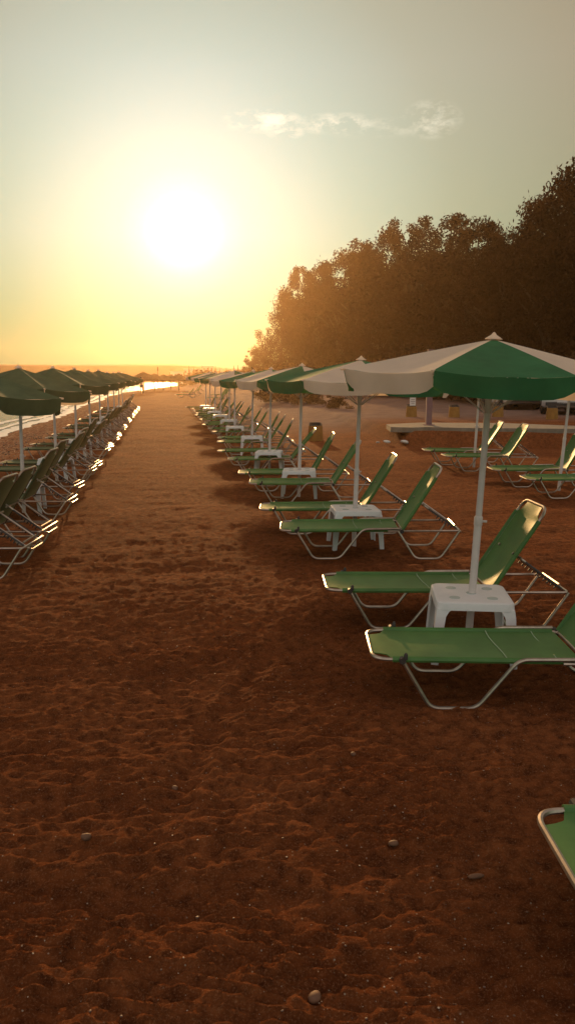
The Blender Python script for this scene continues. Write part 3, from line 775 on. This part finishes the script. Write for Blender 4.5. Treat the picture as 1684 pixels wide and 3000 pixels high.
# far cypresses
cyp = MB(); q = random.Random(2); prof = [(.05, 0), (.42, .6), (.5, 1.6), (.42, 3.4), (.25, 5), (.03, 6.4)]
cv = []; cf = []
for k in range(1500):
    t = q.random(); z = .3+6.3*t; i = max(j for j in range(6) if prof[j][1] <= z or j == 0); i = min(i, 4)
    a_, b_ = prof[i], prof[i+1]; u = min(1, max(0, (z-a_[1])/(b_[1]-a_[1]))); r0 = (a_[0]*(1-u)+b_[0]*u)*math.sqrt(q.random())*1.15; an = q.uniform(0, 6.28)
    p = Vector((r0*math.cos(an), r0*math.sin(an), z)); s = q.uniform(.06, .14); d1 = Vector((q.gauss(0, .4), q.gauss(0, .4), 1)).normalized()*s*1.8; d2 = Vector((q.gauss(0, 1), q.gauss(0, 1), 0)).normalized()*s*.6
    cyp.add([p-d1, p+d2, p+d1, p-d2], [(0, 1, 2, 3)])
cypm = cyp.mesh('crown', M['leaf'], False); ctm = MB().tube([(0, 0, -.2), (0, 0, 5)], [.12, .03], 6).mesh('trunk', M['bark'])
cl = ['above the left edge of the pale block', 'at the left corner of the pale block', 'over the pale block, short', 'before the tallest pale block', 'just right of the pale block',
      'first of the trio left of the trees', 'short one of the trio left of the trees', 'third of the trio left of the trees', 'nearest to the tree line', 'touching the left end of the tree line']
for i, (px, top, D) in enumerate([(540, 1084, 205), (554, 1072, 210), (568, 1075, 240), (611, 1074, 215), (631, 1072, 200), (644, 1081, 190), (663, 1079, 185), (676, 1082, 180), (685, 1072, 175), (697, 1071, 170)]):
    d = skydir(px, top); az = math.atan2(d.x, d.y); H = 1.95+D*math.tan(math.asin(d.z)); x, y = D*math.sin(az), D*math.cos(az)
    r_ = empty('cypress_tree', (x, y, 0), i); s = H/6.6; r_.scale = (s*.85, s*.85, s)
    for n_, mm in (('crown', cypm), ('trunk', ctm)):
        o = bpy.data.objects.new(n_, mm); COL.objects.link(o); o.parent = r_
    tag(r_, f'thin dark cypress against the bright sky, {cl[i]}', 'tree', 'far cypresses')
# scrub beyond the end of the right row
for i, (px, D, s, w, lab) in enumerate([(590, 150, 2.9, 1.6, 'hazy far bush in front of the pale block'), (640, 140, 2.4, 1.7, 'hazy far bush left of the small sparse tree'), (560, 165, 1.6, 1.6, 'hazy far bush at the left foot of the pale block'),
                                        (680, 130, 2.7, 1.6, 'hazy far bush below the trio of cypresses'), (710, 118, 2.6, 1.6, 'hazy far bush touching the end of the tree line'), (525, 150, .9, 2.2, 'low hazy scrub on the shore beside the bright water'),
                                        (620, 175, 3.0, 1.5, 'hazy far bush rising behind the row of bushes')]):
    x, y = polar(px, D); o = bpy.data.objects.new('far_bush', shg[i % 2]); COL.objects.link(o); o.location = (x, y, -.1); o.scale = (s*w, s*w, s); tag(o, lab, 'bush', 'hazy bushes at the end of the beach')

# ------------------------------------------------------------------ far buildings
def building(px0, px1, top, D, label, dep=14, storeys=2, cols=6):
    x0, y0 = polar(px0, D); x1, y1 = polar(px1, D); w = math.hypot(x1-x0, y1-y0); H = 1.95+D*math.tan(math.asin(skydir((px0+px1)/2, top).z))
    r_ = empty('far_building', ((x0+x1)/2, (y0+y1)/2, 0), math.atan2(y1-y0, x1-x0))
    b = MB(); b.box((0, dep/2, H/2), (w, dep, H)); b.build('wall', M['wall'], r_, smooth=False)
    b = MB(); b.box((0, dep/2, H+.08), (w+.3, dep+.3, .16)); b.build('roof', M['wall'], r_, smooth=False)
    for i in range(cols):
        for s in range(storeys):
            f = MB(); ww = w/cols*.45; hh = H/storeys*.42; f.box((-w/2+w/cols*(i+.5), -.02, H/storeys*(s+.52)), (ww, .08, hh)); f.build('window', M['glassd'], r_, smooth=False)
    tag(r_, label, 'building', 'pale buildings on the far shore'); return r_
building(539, 592, 1081, 292, 'wide pale flat-roofed block on the far shore behind the cypresses', cols=5)
building(593, 626, 1074, 293, 'tallest pale block on the far shore, rising right of the wide one', storeys=3, cols=3)
building(627, 655, 1082, 294, 'pale block with a lower roof at the right end of the far buildings', cols=3)
building(500, 538, 1089, 298, 'low pale building on the far shore left of the wide block', storeys=1, cols=4)
building(572, 600, 1104, 190, 'small greyish beach hut in front of the far bushes', dep=4, storeys=1, cols=2)

# straw parasols, mast and a bather near the water
def straw(px, D, H, Rr, lab, i):
    x, y = polar(px, D); r_ = empty('straw_parasol', (x, y, float(ground_base(np.array(x), np.array(y)))), i)
    m = MB(); m.tube([(0, 0, -.2), (0, 0, H-.1)], .06, 8); m.build('pole', M['wood'], r_)
    t = MB(); q = random.Random(i); seg = 26
    t.lathe([(.05, H), (Rr*.45, H-.32), (Rr*.98, H-.78), (Rr*.95, H-.86), (Rr*.4, H-.45), (.04, H-.12)], seg)
    t.v = [(a*(1+q.uniform(-.04, .04)), b*(1+q.uniform(-.04, .04)), c+q.uniform(-.05, .03)) for a, b, c in t.v]
    for k in range(90):
        a = q.uniform(0, 6.28); rr = Rr*q.uniform(.9, 1); t.tube([(rr*math.cos(a), rr*math.sin(a), H-.78), (rr*1.05*math.cos(a), rr*1.05*math.sin(a), H-.78-q.uniform(.12, .3))], [.03, .008], 4)
    t.build('thatch', M['straw'], r_); tag(r_, lab, 'parasol', 'straw parasols by the water')
for i, (px, D, H, Rr, lab) in enumerate([(420, 92, 2.35, 1.6, 'brown straw parasol by the water, left of the others, beside the bather'), (452, 104, 2.2, 1.5, 'brown straw parasol second from the left, before the bright water'),
                                         (478, 110, 2.1, 1.5, 'brown straw parasol in the middle of the straw group'), (500, 112, 2.1, 1.4, 'brown straw parasol second from the right of the straw group'), (524, 108, 2.2, 1.5, 'brown straw parasol at the right end of the bright water'),
                                         ]):
    straw(px, D, H, Rr, lab, i)
x, y = polar(462, 125); mm = MB(); mm.tube([(0, 0, 0), (.05, 0, 2.9)], [.07, .04], 8); mm.tube([(.05, 0, 2.9), (.06, 0, 3.5)], [.11, .09], 8)
o = mm.build('flag_mast', M['wood'], None, loc=(x, y, -.3)); tag(o, 'thin dark mast standing up behind the straw parasols', 'mast')
# bather
def person(px, D, label, rz):
    x, y = polar(px, D)
    J = [((0, 0, .95), .13), ((0, 0, 1.2), .12), ((0, 0, 1.42), .15), ((0, 0, 1.52), .055), ((0, .01, 1.60), .085), ((0, .01, 1.70), .09),
         ((.19, 0, 1.42), .055), ((.25, .03, 1.15), .042), ((.24, -.04, .90), .032), ((-.19, 0, 1.42), .055), ((-.26, .03, 1.15), .042), ((-.24, -.06, .90), .032),
         ((.10, 0, .86), .095), ((.12, .03, .48), .06), ((.13, 0, .08), .04), ((.13, -.14, .03), .035), ((-.10, 0, .86), .095), ((-.14, -.06, .48), .06), ((-.15, .02, .08), .04), ((-.15, -.12, .03), .035)]
    E_ = [(0, 1), (1, 2), (2, 3), (3, 4), (4, 5), (2, 6), (6, 7), (7, 8), (2, 9), (9, 10), (10, 11), (0, 12), (12, 13), (13, 14), (14, 15), (0, 16), (16, 17), (17, 18), (18, 19)]
    m = bpy.data.meshes.new('person'); m.from_pydata([j[0] for j in J], E_, []); m.materials.append(M['skin'])
    o = bpy.data.objects.new('person', m); COL.objects.link(o); o.location = (x, y, float(ground_h(x, y))); o.rotation_euler = (0, 0, rz)
    md = o.modifiers.new('skin', 'SKIN'); sk = m.skin_vertices[0].data
    for i, j in enumerate(J): sk[i].radius = (j[1], j[1])
    sk[0].use_root = True; sb = o.modifiers.new('sub', 'SUBSURF'); sb.levels = 1; sb.render_levels = 2
    h = MB(); h.lathe([(.02, 1.83), (.08, 1.81), (.105, 1.74), (.105, 1.66), (.09, 1.62)], 12, (0, .03, 0)); h.build('hair', M['hair'], o)
    s_ = MB(); s_.lathe([(.15, 1.0), (.165, .92), (.17, .82), (.16, .74), (.12, .72)], 14); s_.v = [(a*1.1, b*.85, c) for a, b, c in s_.v]; s_.build('shorts', M['cloth'], o)
    tag(o, label, 'person'); return o
person(414, 88, 'bather in dark shorts standing by the bright water under a straw parasol', 2.6)
# pale loungers lying at the far end
for i, (px, py_) in enumerate([(512, 72), (530, 78), (545, 86), (602, 60), (618, 66)]):
    x, y = polar(px, py_); place_lounger(x, y, ['pale far lounger left of the low scrub', 'pale far lounger in front of the low scrub', 'pale far lounger right of the low scrub', 'lone lounger beyond the end of the right-hand row', 'lone lounger behind the one just past the right-hand row'][i], 'loungers scattered beyond the rows', rz=-8+i*9)

# ------------------------------------------------------------------ concrete slab, post, tubs
sl = MB(); edge = [(6.35, 22.25), (6.9, 21.95), (7.4, 22.1), (8.2, 21.6), (13, 20.2), (24, 17.2)]
back = [(24, 17.7), (12.5, 21.3), (10.4, 23.6), (7.9, 24.3), (6.6, 23.6)]
poly = edge+back; n = len(poly)
sl.add([(a, b, .50) for a, b in poly]+[(a, b, .36) for a, b in poly], [tuple(range(n)), tuple(range(n, 2*n))[::-1]]+[(i, i+n, (i+1) % n+n, (i+1) % n) for i in range(n)])
o = sl.build('concrete_slab', M['conc'], smooth=False); tag(o, 'pale concrete slab with a broken left corner, raised above the sand', 'slab')
for i, (x, y, s, lab) in enumerate([(6.15, 21.9, .11, 'small broken lump of pale concrete at the left corner of the slab'), (6.6, 21.7, .15, 'larger broken lump of pale concrete in front of the slab corner'), (5.85, 21.75, .07, 'leftmost crumb of concrete off the broken slab')]):
    o = bpy.data.objects.new('concrete_chunk', stone_mesh(90+i, s, s*.7, s*.35)); COL.objects.link(o); o.data.materials.clear(); o.data.materials.append(M['wall'])  # whiter than the slab: sunlight on the lumps is put into their colour
    o.location = (x, y, float(ground_base(np.array(x), np.array(y)))+.1+s*.1); o.rotation_euler = (.2, .15, i); tag(o, lab, 'concrete lump', 'broken concrete')
p = MB(); p.box((0, 0, 1.1), (.17, .13, 2.2)); r_ = empty('shower_post', (7.72, 23.0, .50), R(-10))
p.build('post', M['purple'], r_, smooth=False); p = MB(); p.tube([(0, -.05, 2.05), (0, -.30, 2.1), (0, -.34, 2.05)], .015, 8); p.lathe([(.05, 0), (.02, .04)], 10, (0, -.34, 2.0)); p.build('shower_head', M['alu'], r_)
p = MB(); p.box((0, 0, .01), (.3, .28, .02)); p.build('base_plate', M['purple'], r_, smooth=False)
tag(r_, 'square mauve post standing on the concrete slab under the parasol rim', 'post')
def tub(px, D, lab, notice=False, s=1.0):
    x, y = polar(px, D); r_ = empty('yellow_tub', (x, y, gz(x, y)-.02), R(sr.uniform(-15, 10))); r_.scale = (s, s, s)
    b = MB(); b.lathe([(.20, 0), (.215, .02), (.19, .40), (.20, .42), (.175, .42), (.165, .36)], 14); b.build('body', M['yellow'], r_)
    b = MB(); b.lathe([(.160, .34), (.160, .37)], 14); b.build('opening', M['dark'], r_)
    b = MB(); b.lathe([(.185, .41), (.178, .50), (.150, .50), (.150, .41)], 14); b.v = [(a_, b_, c_ if b_ > .02 or c_ < .45 else .44) for a_, b_, c_ in b.v]; b.build('lid_rim', M['dark'], r_)
    if notice:
        b = MB(); b.box((.02, -.05, .60), (.24, .02, .30)); g = b.build('notice', M['vanw'], r_, smooth=False)
        b = MB()
        for k, w in ((0, .16), (1, .19), (2, .12)): b.box((.02, -.063, .68-.07*k), (w, .004, .018))
        b.build('print', M['purple'], g, smooth=False)
    tag(r_, lab, 'tub', 'yellow tubs along the track')
tub(925, 24.2, 'foremost faded yellow tub, between the second and fourth parasol poles', s=1.1)
tub(1207, 31, 'yellow tub with a white printed notice standing in it', True)
tub(1333, 31, 'yellow tub right of the mauve post')
tub(1462, 31.5, 'yellow tub left of the silver cars')
tub(1622, 30.5, 'yellow tub at the wheel of the silver car')

# ------------------------------------------------------------------ vehicles
def wheel(parent, x, y, r, w):
    t = MB(); t.lathe([(r*.62, -w/2), (r*.9, -w/2), (r, -w*.3), (r, w*.3), (r*.9, w/2), (r*.62, w/2)], 24)
    o = t.build('wheel', M['rubber'], parent, loc=(x, y, r), rot=(R(90), 0, 0))
    h = MB(); h.lathe([(.05, -w*.42), (r*.62, -w*.38), (r*.64, w*.38), (.05, w*.42)], 20)
    for k in range(5):
        a = k*2*math.pi/5
        for s in (-1, 1): h.box((r*.34*math.cos(a), r*.34*math.sin(a), s*w*.44), (r*.52, .06, .02), rot=a)
    h.build('rim', M['alu'], o)
def car(loc, rz, lab, paint):
    r_ = empty('parked_car', loc, rz); Lc, Wc = 4.1, 1.68
    st = [(-2.05, .42, .62, .70), (-1.98, .30, .78, .80), (-1.6, .24, .92, .84), (-.9, .22, .96, .84), (.2, .22, .97, .84), (1.2, .22, .95, .84), (1.8, .26, .92, .82), (2.02, .36, .80, .76), (2.05, .45, .66, .70)]
    b = MB(); vs = []; n = 10
    for x, z0, z1, w in st:
        for (u, v) in ((-.9, 0), (-1, .12), (-1.0, .55), (-.96, .85), (-.86, 1), (.86, 1), (.96, .85), (1.0, .55), (1, .12), (.9, 0)): vs.append((x, w*u, z0+(z1-z0)*v))
    b.add(vs, [(i*n+k, (i+1)*n+k, (i+1)*n+(k+1) % n, i*n+(k+1) % n) for i in range(len(st)-1) for k in range(n)]+[tuple(range(n)), tuple((len(st)-1)*n+k for k in range(n))[::-1]])
    b.build('body', paint, r_)
    c = MB(); P = [(-1.15, .93), (-.45, 1.42), (.95, 1.45), (1.75, .95)]; ws = [.74, .60, .60, .72]
    c.add([(x, -w, z) for (x, z), w in zip(P, ws)]+[(x, w, z) for (x, z), w in zip(P, ws)], [(0, 1, 2, 3), (7, 6, 5, 4), (0, 4, 5, 1), (2, 6, 7, 3)]); c.build('window', M['glassd'], r_, smooth=False)
    c = MB(); c.box((.25, 0, 1.455), (1.42, 1.2, .05), taper=.92); c.build('roof', paint, r_, smooth=False)
    for x in (-1.3, 1.3):
        for s in (-1, 1):
            a = MB(); a.lathe([(.10, 0), (.36, 0), (.36, .05), (.10, .05)], 20); a.build('wheel_arch', M['rubber'], r_, loc=(x, s*.80-.025, .34), rot=(R(90), 0, 0)) if False else None
            wheel(r_, x, s*.78, .31, .2)
    for s in (-1, 1):
        h = MB(); h.lathe([(.02, -.03), (.11, -.01), (.12, .04)], 12); h.v = [(c_ - 1.99, a_*1.35+s*.56, b_+.68) for a_, b_, c_ in h.v]; h.build('headlight', M['lamp'], r_)
        h = MB(); h.box((2.03, s*.6, .76), (.06, .22, .16)); h.build('tail_light', M['redl'], r_, smooth=False)
    h = MB(); h.box((-2.06, 0, .42), (.10, 1.3, .14)); h.build('bumper', M['dark'], r_, smooth=False)
    h = MB(); h.box((-2.10, 0, .50), (.02, .46, .10)); h.build('number_plate', M['vanw'], r_, smooth=False)
    tag(r_, lab, 'car', 'cars parked behind the beach'); return r_
x, y = polar(1640, 35); car((x+.3, y, gz(x, y)), R(60), 'silver car, its front wheel and headlight showing under the nearest parasol', M['silver'])
x, y = polar(1528, 38); car((x, y+1.2, gz(x, y)), R(85), 'second silver car half hidden left of the first one', M['silver'])
def van(loc, rz, lab):
    r_ = empty('parked_van', loc, rz)
    b = MB(); st = [(-2.7, .45, 1.1, .85), (-2.55, .35, 1.35, .95), (-1.9, .32, 1.55, .98), (-1.2, .32, 2.35, .96), (-.9, .32, 2.5, .96), (2.6, .32, 2.5, .96), (2.7, .5, 2.4, .92)]; vs = []; n = 8
    for x, z0, z1, w in st:
        for (u, v) in ((-1, 0), (-1.0, .5), (-.97, .92), (-.88, 1), (.88, 1), (.97, .92), (1.0, .5), (1, 0)): vs.append((x, w*u, z0+(z1-z0)*v))
    b.add(vs, [(i*n+k, (i+1)*n+k, (i+1)*n+(k+1) % n, i*n+(k+1) % n) for i in range(len(st)-1) for k in range(n)]+[tuple(range(n)), tuple((len(st)-1)*n+k for k in range(n))[::-1]])
    b.build('body', M['vanw'], r_)
    b = MB(); b.add([(-1.93, -.82, 1.60), (-1.93, .82, 1.60), (-1.26, .76, 2.30), (-1.26, -.76, 2.30)], [(0, 1, 2, 3)]); b.v = [(a-.03, c, d+.02) for a, c, d in b.v]; b.build('windscreen', M['glassd'], r_, smooth=False)
    for s in (-1, 1):
        b = MB(); b.box((-.75, s*.975, 1.8), (.8, .02, .5)); b.build('side_window', M['glassd'], r_, smooth=False)
        b = MB(); b.box((-2.66, s*.65, .95), (.1, .28, .2)); b.build('headlight', M['lamp'], r_, smooth=False)
        for x in (-1.8, 1.7): wheel(r_, x, s*.86, .34, .22)
    b = MB(); b.box((.6, 0, 2.56), (2.2, 1.4, .10)); b.build('roof_rack', M['alu'], r_, smooth=False)
    tag(r_, lab, 'van')
x, y = polar(1790, 37); van((x, y, gz(x, y)), R(35), 'white van at the right edge, its roof just above the nearest parasol')

# ------------------------------------------------------------------ air
hz = MB(); hz.box((0, 150, 5.6), (1040, 432, 16.4))
hm = bpy.data.materials.new('sea_haze'); hm.use_nodes = True; t = hm.node_tree; t.nodes.remove(t.nodes['Principled BSDF'])
pv = t.nodes.new('ShaderNodeVolumePrincipled'); pv.inputs['Color'].default_value = (1.0, .68, .38, 1); pv.inputs['Density'].default_value = .00056; pv.inputs['Anisotropy'].default_value = .84
t.links.new(pv.outputs[0], t.nodes['Material Output'].inputs['Volume'])
haze = hz.build('haze', hm, smooth=False); tag(haze, 'warm hazy evening air over the whole beach', 'haze', kind='stuff')
haze.visible_shadow = True
